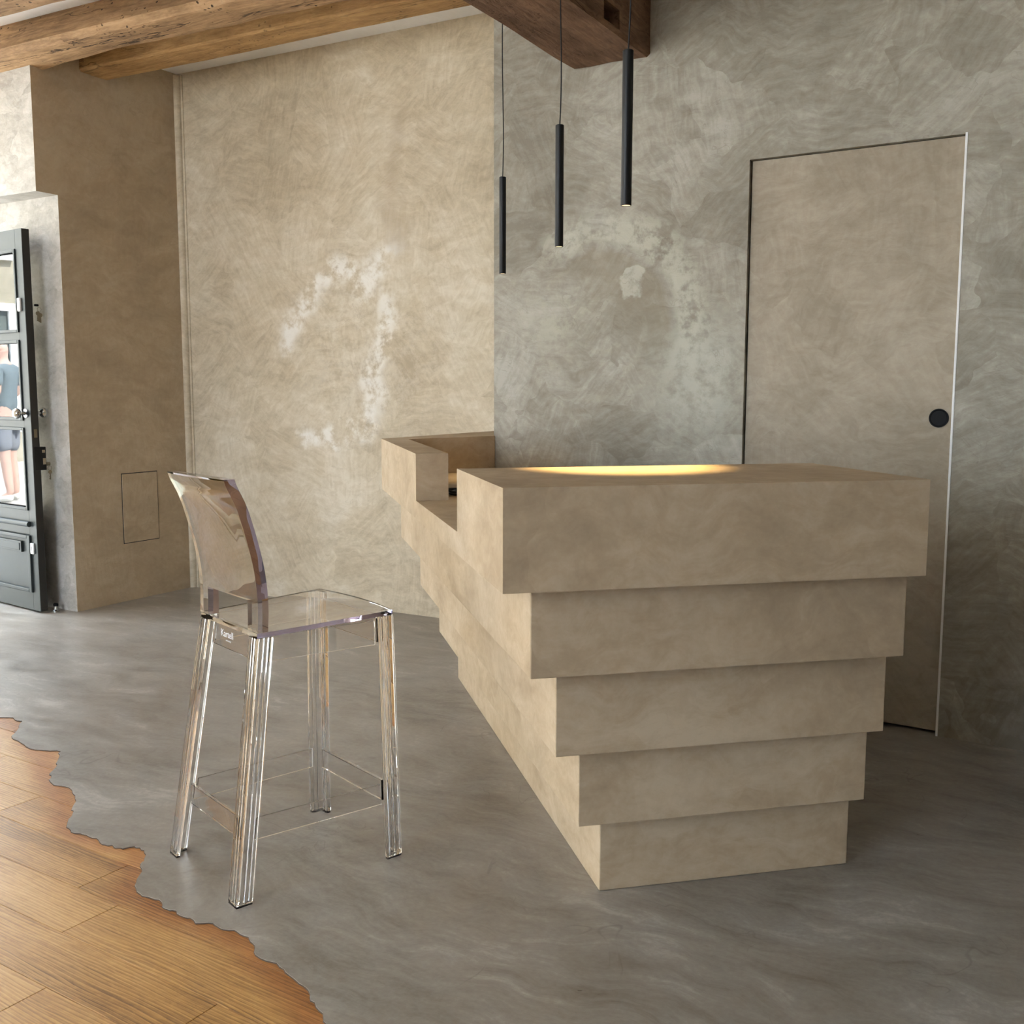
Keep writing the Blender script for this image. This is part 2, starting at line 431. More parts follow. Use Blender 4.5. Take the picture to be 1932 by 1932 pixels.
def timber(name, cols, axis, crack=1.0):
    t = NT(name)
    sc_ = (1.1, 9, 9) if axis == 'X' else (9, 1.1, 9)
    w = t.vmath('SCALE', t.vmath('SUBTRACT', t.noise(t.pos, 6, 3, 0.6, color=True), (0.5, 0.5, 0.5)), scale=0.035)
    p = t.vmath('ADD', t.pos, w)
    a = t.noise(t.map(p, sc_), 1.3, 5, 0.7)
    fine = t.noise(t.map(p, tuple(k * 4 for k in sc_)), 1.6, 4, 0.7)
    cloud = t.noise(t.pos, 5, 4, 0.65)
    v = t.math('MULTIPLY_ADD', a, 0.42, t.math('MULTIPLY_ADD', fine, 0.33, t.math('MULTIPLY', cloud, 0.25)))
    col = t.ramp(v, [(0.36, cols[0]), (0.47, cols[1]), (0.56, cols[2]), (0.68, cols[3])])
    cl = t.math('ABSOLUTE', t.math('SUBTRACT', t.noise(t.map(p, tuple(k * 0.55 for k in sc_), loc=(3, 1, 2)), 1.9, 4, 0.55, 0.2), 0.5))
    gate = t.rng(t.noise(t.map(t.pos, tuple(k * 0.35 for k in sc_), loc=(8, 3, 5)), 1.7, 2), 0.47, 0.57)
    ck = t.math('MULTIPLY', t.rng(cl, 0.0, 0.016, 1.0, 0.0), gate)
    holes = t.math('MULTIPLY', t.rng(t.vor(t.map(p, (0.7, 0.7, 0.7)), 46), 0.16, 0.24, 1.0, 0.0), t.rng(t.noise(t.pos, 4, 2), 0.50, 0.58))
    dk = t.math('MULTIPLY', t.math('MAXIMUM', ck, holes), crack, clamp=True)
    col = t.mix(t.math('MULTIPLY', dk, 0.9), col, srgb(34, 24, 17))
    t.bump(t.math('SUBTRACT', t.math('MULTIPLY_ADD', a, 0.6, t.math('MULTIPLY', fine, 0.4)), t.math('MULTIPLY', dk, 0.5)), 0.7, 0.014)
    return t.base(col, 0.78, 0.2)


M['joist'] = timber('old_oak_joist', (srgb(112, 86, 60), srgb(154, 122, 88), srgb(184, 149, 110), srgb(206, 174, 136)), 'X')
M['joist2'] = timber('honey_oak_joist', (srgb(126, 94, 58), srgb(166, 130, 86), srgb(190, 153, 104), srgb(212, 178, 130)), 'X', 0.5)
M['beam'] = timber('dark_oak_beam', (srgb(84, 63, 48), srgb(114, 88, 69), srgb(136, 107, 85), srgb(156, 128, 104)), 'Y', 0.35)
M['debris'] = plain('rough_mortise_wood', srgb(58, 36, 26), 0.95, 0.1, var=0.6)

M['black'] = plain('matt_black_metal', srgb(10, 11, 12), 0.45, 0.35)
M['cord'] = plain('black_cable', srgb(18, 18, 19), 0.6)
M['rubber'] = plain('black_pull_cup', srgb(8, 8, 9), 0.6, 0.2)
M['doorpaint'] = plain('grey_green_paint', srgb(46, 52, 52), 0.5, 0.35)
M['dooredge'] = plain('dark_door_edge', srgb(36, 35, 32), 0.6)
M['chrome'] = plain('polished_nickel', srgb(190, 188, 184), 0.16, 0.5, 1.0, 0.02)
M['brass'] = plain('worn_brass', srgb(132, 124, 108), 0.3, 0.5, 1.0)
M['white'] = plain('white_plastic', srgb(228, 228, 226), 0.4)
M['bulb_rim'] = plain('lamp_reflector', srgb(220, 205, 170), 0.3)


def emit(name, col, strength):
    t = NT(name)
    t.base(col, 0.5)
    t.b.inputs['Emission Color'].default_value = col
    t.b.inputs['Emission Strength'].default_value = strength
    return t.m


M['lens'] = emit('warm_lamp_lens', (1.0, 0.78, 0.45, 1), 0.12)


def acrylic(name='clear_polycarbonate', cols=((0.975, 0.975, 0.985, 1), (0.985, 0.985, 0.99, 1)), film=False):
    t = NT(name)
    n = t.noise(t.pos, 9, 2)
    t.set(t.b, 'Base Color', t.ramp(n, [(0.3, cols[0]), (0.7, cols[1])]))
    t.b.inputs['Roughness'].default_value = 0.0
    t.b.inputs['IOR'].default_value = 1.5
    t.b.inputs['Transmission Weight'].default_value = 1.0
    if film:                                            # moulding stress shows as faint rainbow bands
        t.set(t.b, 'Thin Film Thickness', t.math('MULTIPLY_ADD', t.noise(t.map(t.pos, (5, 5, 1.2)), 1.6, 2), 500.0, 250.0))
        t.b.inputs['Thin Film IOR'].default_value = 1.66
    return t.m


M['clear'] = acrylic()
M['edge'] = acrylic('polycarbonate_edge', ((0.36, 0.33, 0.52, 1), (0.48, 0.44, 0.64, 1)))  # dark internal reflection and long-path violet put into the edge faces' colour
M['film'] = acrylic('stressed_polycarbonate', film=True)
M['etch'] = plain('frosted_white_print', srgb(215, 215, 218), 0.7)


def pane_glass():
    t = NT('door_glazing')
    tr = t.n.new('ShaderNodeBsdfTransparent'); gl = t.n.new('ShaderNodeBsdfGlossy'); gl.inputs['Roughness'].default_value = 0.0
    n = t.noise(t.pos, 5, 1)
    t.set(tr, 'Color', t.ramp(n, [(0.4, (0.88, 0.9, 0.9, 1)), (0.6, (0.9, 0.92, 0.92, 1))]))
    fr = t.n.new('ShaderNodeFresnel'); fr.inputs['IOR'].default_value = 1.6
    mx = t.n.new('ShaderNodeMixShader')
    t.l.new(fr.outputs[0], mx.inputs[0]); t.l.new(tr.outputs[0], mx.inputs[1]); t.l.new(gl.outputs[0], mx.inputs[2])
    t.l.new(mx.outputs[0], t.out.inputs['Surface'])
    return t.m


M['glass'] = pane_glass()

# ------------------------------------------------------------------ room shell
XL, YB, ZC = -4.827, 4.616, 3.04
XO = -5.95                                   # outer face of the thick street wall
gy = lambda x: 3.8407 - 0.06972 * x          # face of the grey partition wall
XR, YF = 4.0, -3.6

s = MB().box(XO, XR + 0.2, YB, YB + 0.25, 0, ZC)
tag(s.build('wall_back', M['back']), kind='structure')

s = MB()
s.prism([(XL, 3.765), (XO, 3.83), (XO, YB), (XL, YB)], 0, 2.222)
s.prism([(XL, 3.636), (XO, 3.66), (XO, YB), (XL, YB)], 2.222, ZC)
s.box(XO, XL, 2.2, 2.58, 0, ZC)
s.box(XO, XL, -2.2, 0.5, 0, 0.15)
s.box(XO, XL, -2.2, 0.5, 2.45, ZC)
s.box(XO, XL, 0.5, 2.2, 0, ZC)
s.box(XO, XL, YF, -2.2, 0, ZC)
wl = tag(s.build('wall_left', M['left']), kind='structure')
wl.data.materials.append(M['reveal'])             # the doorway reveals are limed paler than the room
for q in wl.data.polygons:
    if q.normal.y < -0.9 and 3.6 < q.center.y < 3.9 or (q.normal.z < -0.9 and 2.2 < q.center.z < 2.25): q.material_index = 1

X0, X1, DZ = -1.184, -0.440, 2.062           # pocket door opening
s = MB()
s.prism([(-2.325, gy(-2.325)), (X0, gy(X0)), (X0, YB), (-2.325, YB)], 0, ZC)
s.prism([(X1, gy(X1)), (XR, gy(XR)), (XR, YB), (X1, YB)], 0, ZC)
s.prism([(X0, gy(X0)), (X1, gy(X1)), (X1, YB), (X0, YB)], DZ, ZC)
tag(s.build('wall_partition', M['grey']), kind='structure')
tag(MB().box(XR, XR + 0.2, YF, YB, 0, ZC).build('wall_right', M['grey']), kind='structure')
s = MB()
s.box(XO, -4.4, YF - 0.25, YF, 0, ZC); s.box(-1.4, XR + 0.2, YF - 0.25, YF, 0, ZC)
s.box(-4.4, -1.4, YF - 0.25, YF, 0, 0.5); s.box(-4.4, -1.4, YF - 0.25, YF, 2.75, ZC)
tag(s.build('wall_front', M['far']), kind='structure')  # unseen wall; its window opening and pale tone are added for fill light
tag(MB().box(XO, XR + 0.2, YF - 0.2, YB + 0.25, ZC, ZC + 0.2).build('ceiling', M['ceiling']), kind='structure')

# rounded plaster bead in the corner between left and back wall
s = MB()
pts = [(XL + 0.026 * math.cos(a) * 1.0, YB - 0.03 * math.sin(a)) for a in [math.pi / 2 * k / 6 for k in range(7)]]
s.prism([(XL, YB)] + pts, 0.0, 3.03)
s.prism([(XL + 0.034, YB), (XL + 0.046, YB), (XL + 0.046, YB - 0.006), (XL + 0.034, YB - 0.006)], 0.0, 3.03)
tag(s.build('trim_1', M['back'], smooth=50), kind='structure')

# screed floor with its wavy edge
rnd = random.Random(3)
edge = []
for (ax, ay), (bx, by) in zip(BOUND, BOUND[1:]):
    edge.append((ax, ay)); edge.append(((ax + bx) / 2 + rnd.uniform(-.004, .004), (ay + by) / 2 + rnd.uniform(-.004, .004)))
edge.append(BOUND[-1])
left_ext = [(-6.0, 2.60), (-5.0, 2.61), (-4.6, 2.58), (-4.3, 2.52), (-4.1, 2.55), (-3.9, 2.46), (-3.7, 2.44)]
right_ext = [(-1.1, 1.38), (-0.98, 1.29), (-0.8, 1.2), (-0.6, 1.0), (-0.3, 0.85), (0.1, 0.55), (0.6, 0.2), (1.4, 0.0), (2.4, -0.5), (XR, -0.9)]
line = left_ext + edge + right_ext
screed = line + [(XR, YB), (XO, YB)]
s = MB().prism(screed, -0.004, 0.0)
floor = tag(s.build('floor', M['concrete']), kind='structure')

# oak floor: every board its own piece
sub = MB().box(XO, XR, YF, 2.75, -0.06, -0.0225).build('floor_boards', M['joint'])
tag(sub, kind='structure')
ANG = R(-3.6); PT = Vector((math.cos(ANG), math.sin(ANG))); PN = Vector((-math.sin(ANG), math.cos(ANG))); P0 = Vector((-1.871, 1.457)); BW = 0.1505


def inside(p, poly):
    c = False; n = len(poly)
    for i in range(n):
        (x1, y1), (x2, y2) = poly[i], poly[i - 1]
        if (y1 > p[1]) != (y2 > p[1]) and p[0] < (x2 - x1) * (p[1] - y1) / (y2 - y1) + x1: c = not c
    return c


known = {2: -0.88, 1: -0.27, -1: 0.40, -2: 0.06, 0: 1.35}
bmesh_cache = {}
for k in range(-12, 8):
    u = known.get(k, rnd.uniform(-1.2, 1.2))
    cuts = [u]
    a = u
    while a > -3.4: a -= rnd.uniform(1.3, 1.9); cuts.insert(0, a)
    a = u
    while a < 2.4: a += rnd.uniform(1.3, 1.9); cuts.append(a)
    for u0, u1 in zip(cuts, cuts[1:]):
        c0 = P0 + PN * (k * BW)
        test = [c0 + PT * (u0 + (u1 - u0) * i / 12) + PN * (BW * j) for i in range(13) for j in (0, 0.5, 1)]
        if all(inside(q, screed) for q in test) or all(q.x < XO for q in test): continue
        if max(q.y for q in test) > 2.74 or min(q.x for q in test) < XO: 
            if min(q.y for q in test) > 2.6: continue
        L = u1 - u0
        key = round(L, 6)
        if key not in bmesh_cache:
            g = 0.0006
            bmesh_cache[key] = MB().box(g, L - g, g, BW - g, -0.018, 0)
        o = bmesh_cache[key].build('plank', M['oak'], sub, bevel=0.0008, segs=1)
        pp = c0 + PT * u0
        o.location = (pp.x, pp.y, -0.0042); o.rotation_euler = (0, 0, ANG)

# dark seam between screed and boards
s = MB().tube([(x, y, -0.003) for x, y in left_ext[3:] + edge + right_ext[:5]], 0.0015, 6)
tag(s.build('trim_2', M['joint'], smooth=60), kind='structure')

# pocket door, flush handle
dr = empty('door_1', ((X0 + X1) / 2, gy((X0 + X1) / 2), 0), math.atan(-0.06972))
tag(dr, kind='structure')
hw = (X1 - X0) / 2 / math.cos(math.atan(0.06972))
pn = MB().box(-hw + 0.0035, hw - 0.003, 0.020, 0.058, 0.012, DZ - 0.003).build('panel', M['door'], dr, bevel=0.0015)
MB().box(-hw, hw, 0.10, 0.14, 0, DZ).build('pocket_back', M['door'], dr)
hs = hw - 0.045
hd = MB().lathe([(0.001, 0.004), (0.026, 0.004), (0.0285, 0.0235), (0.0325, 0.0235), (0.0325, 0.03), (0.001, 0.03)], (hs, 0, 1.121), 'Y', 32)
# mirror heights: the cup is open towards the room
hd.v = [(x, 0.0178 if y < 0.02 else (0.0155 if y < 0.025 else 0.0195), z) for x, y, z in hd.v]
hd.build('pull_cup', M['rubber'], dr, smooth=40, fixnormals=True)

# plaster edge bead along the door's closing side
q0 = X1; bead = MB().prism([(q0 - .001, gy(q0) - .0025), (q0 + .0065, gy(q0) - .0025), (q0 + .0065, gy(q0) + .004), (q0 - .001, gy(q0) + .004)], 0.0, DZ + .004)
tag(bead.build('trim_3', M['ceiling'], bevel=0.001), kind='structure')

# access panel in the left wall
ap = empty('access_panel', (XL, 4.226, 0.535))
tag(ap, 'small flush plastered hatch low on the shaded side wall', 'hatch')
MB().box(-0.002, 0.0012, -0.131, 0.131, -0.202, 0.202).build('joint', M['dooredge'], ap)
MB().box(-0.002, 0.0042, -0.1265, 0.1265, -0.1975, 0.1975).build('cover', M['left'], ap, bevel=0.0018)

# ------------------------------------------------------------------ ceiling timbers
def log(name, x0, x1, sect, mat, axis='X', n=40, amp=0.012, seed=0, parent=None):
    """rough hewn timber: a cross-section swept along an axis with irregular faces"""
    sec = []
    for i in range(len(sect)):                                  # subdivide the section
        a, b = sect[i], sect[(i + 1) % len(sect)]
        for k in range(4): sec.append((a[0] + (b[0] - a[0]) * k / 4, a[1] + (b[1] - a[1]) * k / 4))
    m = len(sec); v = []; f = []
    cx = sum(p[0] for p in sec) / m; cz = sum(p[1] for p in sec) / m
    for i in range(n + 1):
        x = x0 + (x1 - x0) * i / n
        for (y, z) in sec:
            q = Vector((x * 1.3 + seed, y * 6, z * 6))
            d = mnoise.noise(q) * amp + mnoise.noise(q * 4.1) * amp * 0.45
            if z > ZC - 0.02: d = 0
            dy, dz = y - cx, z - cz; l = math.hypot(dy, dz) or 1
            yy, zz = y + dy / l * d, min(z + dz / l * d, ZC + 0.02)
            v.append((x, yy, zz) if axis == 'X' else (yy, x, zz))
    for i in range(n):
        for k in range(m):
            k2 = (k + 1) % m
            f.append((i * m + k, i * m + k2, (i + 1) * m + k2, (i + 1) * m + k))
    f.append(tuple(range(m))); f.append(tuple(range(n * m, n * m + m)))
    s = MB(); s.add(v, f)
    return s.build(name, mat, parent, smooth=28, fixnormals=True)


BX0, BX1, BZ = -1.945, -1.600, 2.497
def beam_section(): return [(BX0, ZC + .01), (BX0, BZ + .02), (BX0 + .02, BZ), (BX1 - .012, BZ), (BX1, BZ + .012), (BX1, ZC + .01)]
bm = log('ceiling_beam', gy(-1.77) - 0.005, -3.59, beam_section(), M['beam'], 'Y', 90, 0.009, 5)
tag(bm, 'thick dark brown main ceiling beam running into the grey wall', 'beam')
boolean(bm, MB().box(-1.70, -1.5, 3.527, 3.665, 2.513, 2.580), 'DIFFERENCE')
MB().box(-1.705, -1.694, 3.52, 3.67, 2.505, 2.59).build('mortise', M['debris'], bm)

j1 = log('ceiling_joist', XO + 0.02, BX0 + 0.01, [(3.60, ZC + .01), (3.525, 2.95), (3.47, 2.875), (3.50, 2.846), (3.70, 2.843), (3.73, 2.87), (3.75, ZC + .01)], M['joist'], 'X', 60, 0.016, 11)
tag(j1, 'thick cracked old oak joist above the doorway recess', 'beam', 'old oak ceiling joists')
j2 = log('ceiling_joist', XL - 0.0, BX0 + 0.01, [(3.94, ZC + .01), (3.938, 2.90), (3.945, 2.888), (4.112, 2.886), (4.122, 2.90), (4.122, ZC + .01)], M['joist2'], 'X', 60, 0.006, 23)
tag(j2, 'slimmer honey-coloured squared joist nearest the beige back wall', 'beam', 'old oak ceiling joists')
j0 = log('ceiling_joist', XO + 0.02, BX0 + 0.01, [(2.72, ZC + .01), (2.70, 2.9), (2.74, 2.845), (3.11, 2.84), (3.145, 2.85), (3.17, 2.9), (3.18, ZC + .01)], M['joist'], 'X', 60, 0.014, 37)
tag(j0, 'oak joist cut off by the top left corner of the picture', 'beam', 'old oak ceiling joists')

# ------------------------------------------------------------------ stepped counter
CA = Vector((0.7400555, 0.6725458)); CB = Vector((-0.6725458, 0.7400555)); CO = Vector((-0.99898, 2.23043))
ab = lambda a, b: tuple(CO + CA * a + CB * b)
ZS = [0, 0.1998, 0.399, 0.6021, 0.8044, 1.0211]
LO = [0.0758 * i for i in range(5)]; FO = [0.0686 * i for i in range(5)]
XE = [-2.310 - 0.0708 * i for i in range(5)]
RE, BK, IN = 0.67, 0.272, 0.43


def left_hit_x(l, x):                        # where the left face meets the plane x = const
    p = CO - CA * l
    return tuple(p + CB * ((x - p.x) / CB.x))


ctr = empty('reception_counter', (*ab(0.15, 0.6), 0))
tag(ctr, 'stepped tan plaster reception counter widening upwards in five tiers', 'counter')
OFF = Vector(ab(0.15, 0.6))
loc = lambda pts: [(x - OFF.x, y - OFF.y) for x, y in pts]
G = 0.002


def inner_end():
    p = Vector(ab(IN, 0)); t = (gy(0) - 0.06972 * 0) ; # solve y = gy(x) along CB
    k = (3.8407 - 0.06972 * p.x - p.y) / (CB.y + 0.06972 * CB.x)
    return tuple(p + CB * (k - 0.004))


for i in range(4):
    poly = [ab(-LO[i], -FO[i]), ab(RE, -FO[i]), ab(RE, BK), ab(IN, BK), inner_end(), (-2.325 - G, gy(-2.325) - 0.003), (-2.325 - G, YB - G), (XE[i], YB - G), left_hit_x(LO[i], XE[i])]
    MB().prism(loc(poly), ZS[i] + (0.0 if i else 0.0005), ZS[i + 1]).build('tier', M['counter'], ctr, bevel=0.0025)
# top tier: worktop slab, front block and upstands in one piece
ZN = 0.862
K5 = left_hit_x(LO[4], XE[4])
poly = [ab(-LO[4], -FO[4]), ab(RE, -FO[4]), ab(RE, BK), ab(IN, BK), inner_end(), (-2.325 - G, gy(-2.325) - 0.003), (-2.325 - G, YB - G), (XE[4], YB - G), K5]
top = MB().prism(loc(poly), ZS[4], ZN).build('tier', M['counter'], ctr)
top.parent = None
boolean(top, MB().prism(loc([ab(-LO[4], -FO[4]), ab(RE, -FO[4]), ab(RE, BK - 0.02), ab(-LO[4], BK - 0.02)]), ZN - 0.01, ZS[5]), 'UNION')
UB, UT = 1.0, 0.105                           # where the left upstand starts, its thickness
in_far = left_hit_x(LO[4] - UT, -2.475)
ir = (-2.318, gy(-2.318) - 0.006)
boolean(top, MB().prism(loc([ab(-LO[4], UB), ab(-LO[4] + UT, UB), in_far, ir, (-2.3265, gy(-2.325) + 0.01), (-2.3265, YB - G), (XE[4], YB - G), K5]), ZN - 0.01, 1.013), 'UNION')
top.parent = ctr
b = top.modifiers.new('bevel', 'BEVEL'); b.width = 0.0025; b.segments = 2; b.limit_method = 'ANGLE'; b.angle_limit = R(40)

# coiled black cable lying on the worktop
s = MB()
cc = Vector(ab(-0.10, 1.13))
pts = []
for k in range(90):
    a = k / 89 * 2 * math.pi * 2.6
    r = 0.055 + 0.012 * math.sin(a * 1.7)
    pts.append((cc.x + r * 1.35 * math.cos(a), cc.y + r * math.sin(a), ZN + 0.0045 + 0.0062 * (k / 89) * 2.0))
pts += [(pts[-1][0] + 0.02 * i * CA.x, pts[-1][1] + 0.02 * i * CA.y, ZN + 0.0045) for i in range(2, 14)]
tag(s.tube(pts, 0.004, 8).build('cable', M['cord'], smooth=60), 'coiled black cable lying on the lowered counter worktop', 'cable')

# ------------------------------------------------------------------ pendant lamps
PL = 0.372


def pendant(px, py, zb, zt, label, wob, power):
    o = empty('pendant_lamp', (px, py, zb))
    tag(o, label, 'lamp', 'slim black pendant lamps')
    r = 0.0134
    MB().lathe([(r - 0.0018, 0.010), (r - 0.0018, 0.0), (r - 0.0004, 0.0), (r, 0.001), (r, PL - 0.002), (r - 0.002, PL), (0.003, PL)], (0, 0, 0), 'Z', 28).build('shade', M['black'], o, smooth=40)
    MB().lathe([(0.0113, 0.0012), (0.0113, 0.004), (0.002, 0.0045)], (0, 0, 0), 'Z', 24).build('lens', M['lens'], o, smooth=40)
    pts = []
    n = 40
    for k in range(n + 1):
        z = PL - 0.002 + (zt - PL) * k / n
        e = math.exp(-(z - PL) * 2.2)
        pts.append((wob * e * math.sin((z - PL) * 9.0), wob * 0.6 * e * math.sin((z - PL) * 7.0 + 0.5) - wob * 0.6 * e * math.sin(0.5), z))
    MB().tube(pts, 0.0022, 8).build('cord', M['cord'], o, smooth=60)
    MB().lathe([(0.03, zt - 0.022), (0.032, zt - 0.02), (0.032, zt)], (0, 0, 0), 'Z', 24).build('ceiling_rose', M['black'], o, smooth=40)
    l = bpy.data.lights.new('pendant_light', 'SPOT')
    l.energy = power; l.color = (1.0, 0.70, 0.30); l.spot_size = R(52); l.spot_blend = 0.85; l.shadow_soft_size = 0.010
    lo = bpy.data.objects.new('pendant_light', l); COL.objects.link(lo); lo.parent = o; lo.location = (0, 0, -0.002)
    return o


pendant(-2.097, 3.678, 1.672, ZC - 1.672, 'leftmost and farthest slim black tube pendant lamp', 0.004, 1.2)
pendant(-1.5225, 3.030, 1.665, ZC - 1.665, 'middle slim black tube pendant lamp over the counter', 0.005, 2.4)
pendant(-1.0625, 2.486, 1.674, ZC - 1.674, 'rightmost and nearest slim black tube pendant lamp', 0.006, 8.0)

# ------------------------------------------------------------------ clear bar stool
st = empty('bar_stool', (-1.81, 2.013, 0), math.atan2(-0.355, 0.935))
tag(st, 'clear transparent plastic bar stool with low curved backrest', 'stool')


def lerp(a, b, t): return a + (b - a) * t


def leg(name, bw, bd, tw, td, zt, side):
    """raked leg of L-shaped section, its corner turned outwards"""
    h, t = side / 2, 0.0105
    sx, sy = (1 if bw > 0 else -1), (1 if bd > 0 else -1)
    i = h - t                                            # inner faces carry fine moulded ribs
    ribs = [(-h, i)] + [q for x in (-h + .008, -h + .020) for q in ((x, i), (x + .002, i - .0035), (x + .004, i))] + [(i, i)]
    sec = [(h, h), (-h, h)] + ribs + [(y, x) for x, y in ribs[::-1][1:]] + [(h, -h)]
    s = MB(); n = len(sec)
    for z in (0.005, zt):
        k = z / zt
        s.v += [(lerp(bw, tw, k) + sx * x, lerp(bd, td, k) + sy * y, z) for x, y in sec]
    s.f = [tuple(range(n)), tuple(range(n, 2 * n))] + [(i, (i + 1) % n, n + (i + 1) % n, n + i) for i in range(n)]
    o = s.build('leg', M['clear'], st, bevel=0.0012, segs=1, fixnormals=True)
    f = MB().prism([(bw + sx * x * .94, bd + sy * y * .94) for x, y in sec], 0.0, 0.0046)
    f.build('foot', M['clear'], o)
    return o


SZR, SZF = 0.642, 0.655
LEGS = [(-0.176, -0.208, -0.139, -0.118, SZR - 0.012), (0.176, -0.208, 0.139, -0.118, SZR - 0.012), (-0.183, 0.212, -0.167, 0.206, SZF - 0.012), (0.183, 0.212, 0.167, 0.206, SZF - 0.012)]
for L in LEGS: leg('leg', *L, 0.044)


def at_leg(i, z):
    bw, bd, tw, td, zt = LEGS[i]; t = z / zt
    return Vector((lerp(bw, tw, t), lerp(bd, td, t), z))


def bar(i, j, z0, z1, th, name, trim=0.0222):
    """flat panel between two legs"""
    a0, b0, a1, b1 = at_leg(i, z0), at_leg(j, z0), at_leg(i, z1), at_leg(j, z1)
    d = (b0 - a0); d.z = 0; d.normalize(); nrm = Vector((-d.y, d.x, 0)) * th / 2
    v = []
    mp_, mq_ = (a0 + a1) / 2, (b0 + b1) / 2          # the panel stands plumb between the raked legs
    for p, q in ((a0, b0), (a1, b1)):
        p = Vector((mp_.x, mp_.y, p.z)) + d * (p - mp_).dot(d); q = Vector((mq_.x, mq_.y, q.z)) + d * (q - mq_).dot(d)
        p2, q2 = p + d * trim, q - d * trim
        v += [p2 - nrm, q2 - nrm, q2 + nrm, p2 + nrm]
    f = [(3, 2, 1, 0), (4, 5, 6, 7), (0, 1, 5, 4), (1, 2, 6, 5), (2, 3, 7, 6), (3, 0, 4, 7)]
    return MB().add(v, f).build(name, M['clear'], st, bevel=0.0012, segs=1)


for i, j in ((0, 1), (2, 3), (0, 2), (1, 3)):
    bar(i, j, 0.142, 0.197, 0.011 if (i, j) in ((0, 1), (2, 3)) else 0.006, 'stretcher')
aprons = [bar(i, j, 0.566, 0.629 if j < 3 else 0.6295, 0.006, 'apron') for i, j in ((0, 1), (2, 3), (0, 2), (1, 3))]

# seat: thin bowed slab
s = MB(); nu, nv = 20, 20
def seat_pt(u, v):
    d = lerp(-0.138, 0.226, v) + 0.020 * v ** 6 * (1 - (2 * u - 1) ** 2)
    hwid = lerp(0.159, 0.187, v ** 0.8)
    w = lerp(-hwid, hwid, u)
    z = lerp(SZR, SZF, v) - 0.010 * (1 - (2 * u - 1) ** 2) * (1 - (2 * v - 1) ** 4) * 0.6
    return w, d, z
T = 0.0115
for k, dz in enumerate((0, -T)):
    for a in range(nv + 1):
        for c in range(nu + 1):
            w, d, z = seat_pt(c / nu, a / nv); s.v.append((w, d, z + dz))
N = (nu + 1) * (nv + 1); id_ = lambda k, a, c: k * N + a * (nu + 1) + c
for a in range(nv):
    for c in range(nu):
        s.f.append((id_(0, a, c), id_(0, a, c + 1), id_(0, a + 1, c + 1), id_(0, a + 1, c)))
        s.f.append((id_(1, a, c), id_(1, a + 1, c), id_(1, a + 1, c + 1), id_(1, a, c + 1)))
for c in range(nu):
    s.f.append((id_(1, 0, c), id_(1, 0, c + 1), id_(0, 0, c + 1), id_(0, 0, c)))
    s.f.append((id_(1, nv, c + 1), id_(1, nv, c), id_(0, nv, c), id_(0, nv, c + 1)))
for a in range(nv):
    s.f.append((id_(1, a + 1, 0), id_(1, a, 0), id_(0, a, 0), id_(0, a + 1, 0)))
    s.f.append((id_(1, a, nu), id_(1, a + 1, nu), id_(0, a + 1, nu), id_(0, a, nu)))
nside = 2 * nu * nv
seat = s.build('seat', M['clear'], st, smooth=30)
seat.data.materials.append(M['edge'])
for q in seat.data.polygons:
    if q.index >= nside + 2 * nu: q.material_index = 1

# backrest: curved slab with an open slot above the seat
prof = [(0.6435, -0.1245), (0.70, -0.1225), (0.75, -0.1245), (0.80, -0.131), (0.85, -0.142), (0.90, -0.1555), (0.95, -0.172), (1.012, -0.199)]


def prof_d(z):
    for (z0, d0), (z1, d1) in zip(prof, prof[1:]):
        if z <= z1 or (z1, d1) == prof[-1]:
            i = prof.index((z0, d0)); p_1 = prof[max(i - 1, 0)][1]; p2 = prof[min(i + 2, len(prof) - 1)][1]
            t = (z - z0) / (z1 - z0)
            return 0.5 * ((2 * d0) + (-p_1 + d1) * t + (2 * p_1 - 5 * d0 + 4 * d1 - p2) * t * t + (-p_1 + 3 * d0 - 3 * d1 + p2) * t ** 3)


wv = [-0.163, -0.155, -0.112, -0.075, -0.0375, 0, 0.0375, 0.075, 0.112, 0.155, 0.163]
zv = [0.6435, 0.66, 0.68, 0.700, 0.7165] + [0.7165 + (1.012 - 0.7165) * k / 22 for k in range(1, 23)]
nw, nz = len(wv) - 1, len(zv) - 1
solid = lambda c, a: 0 <= c < nw and 0 <= a < nz and not (2 <= c < nw - 2 and a < 4)
s = MB(); vid = {}
def bv(side, c, a):
    k = (side, c, a)
    if k not in vid:
        w, z = wv[c], zv[a]
        th = 0.0135 + 0.0015 * (1 - (w / 0.163) ** 2)
        d = prof_d(z) + 0.004 * (1 - (w / 0.163) ** 2) * (-1) * min(1, (z - 0.64) / 0.15) + (th if side else -th)
        vid[k] = len(s.v); s.v.append((w, d, z))
    return vid[k]
for c in range(nw):
    for a in range(nz):
        if not solid(c, a): continue
        s.f.append((bv(0, c, a), bv(0, c + 1, a), bv(0, c + 1, a + 1), bv(0, c, a + 1)))
        s.f.append((bv(1, c + 1, a), bv(1, c, a), bv(1, c, a + 1), bv(1, c + 1, a + 1)))
        if not solid(c - 1, a): s.f.append((bv(1, c, a), bv(0, c, a), bv(0, c, a + 1), bv(1, c, a + 1)))
        if not solid(c + 1, a): s.f.append((bv(0, c + 1, a), bv(1, c + 1, a), bv(1, c + 1, a + 1), bv(0, c + 1, a + 1)))
        if not solid(c, a - 1): s.f.append((bv(1, c, a), bv(1, c + 1, a), bv(0, c + 1, a), bv(0, c, a)))
        if not solid(c, a + 1): s.f.append((bv(0, c, a + 1), bv(0, c + 1, a + 1), bv(1, c + 1, a + 1), bv(1, c, a + 1)))
back = s.build('backrest', M['film'], st, smooth=32, fixnormals=True)
back.data.materials.append(M['edge'])
for q in back.data.polygons:
    if abs(q.normal.x) > 0.9 and abs(q.center.x) > 0.162: q.material_index = 1


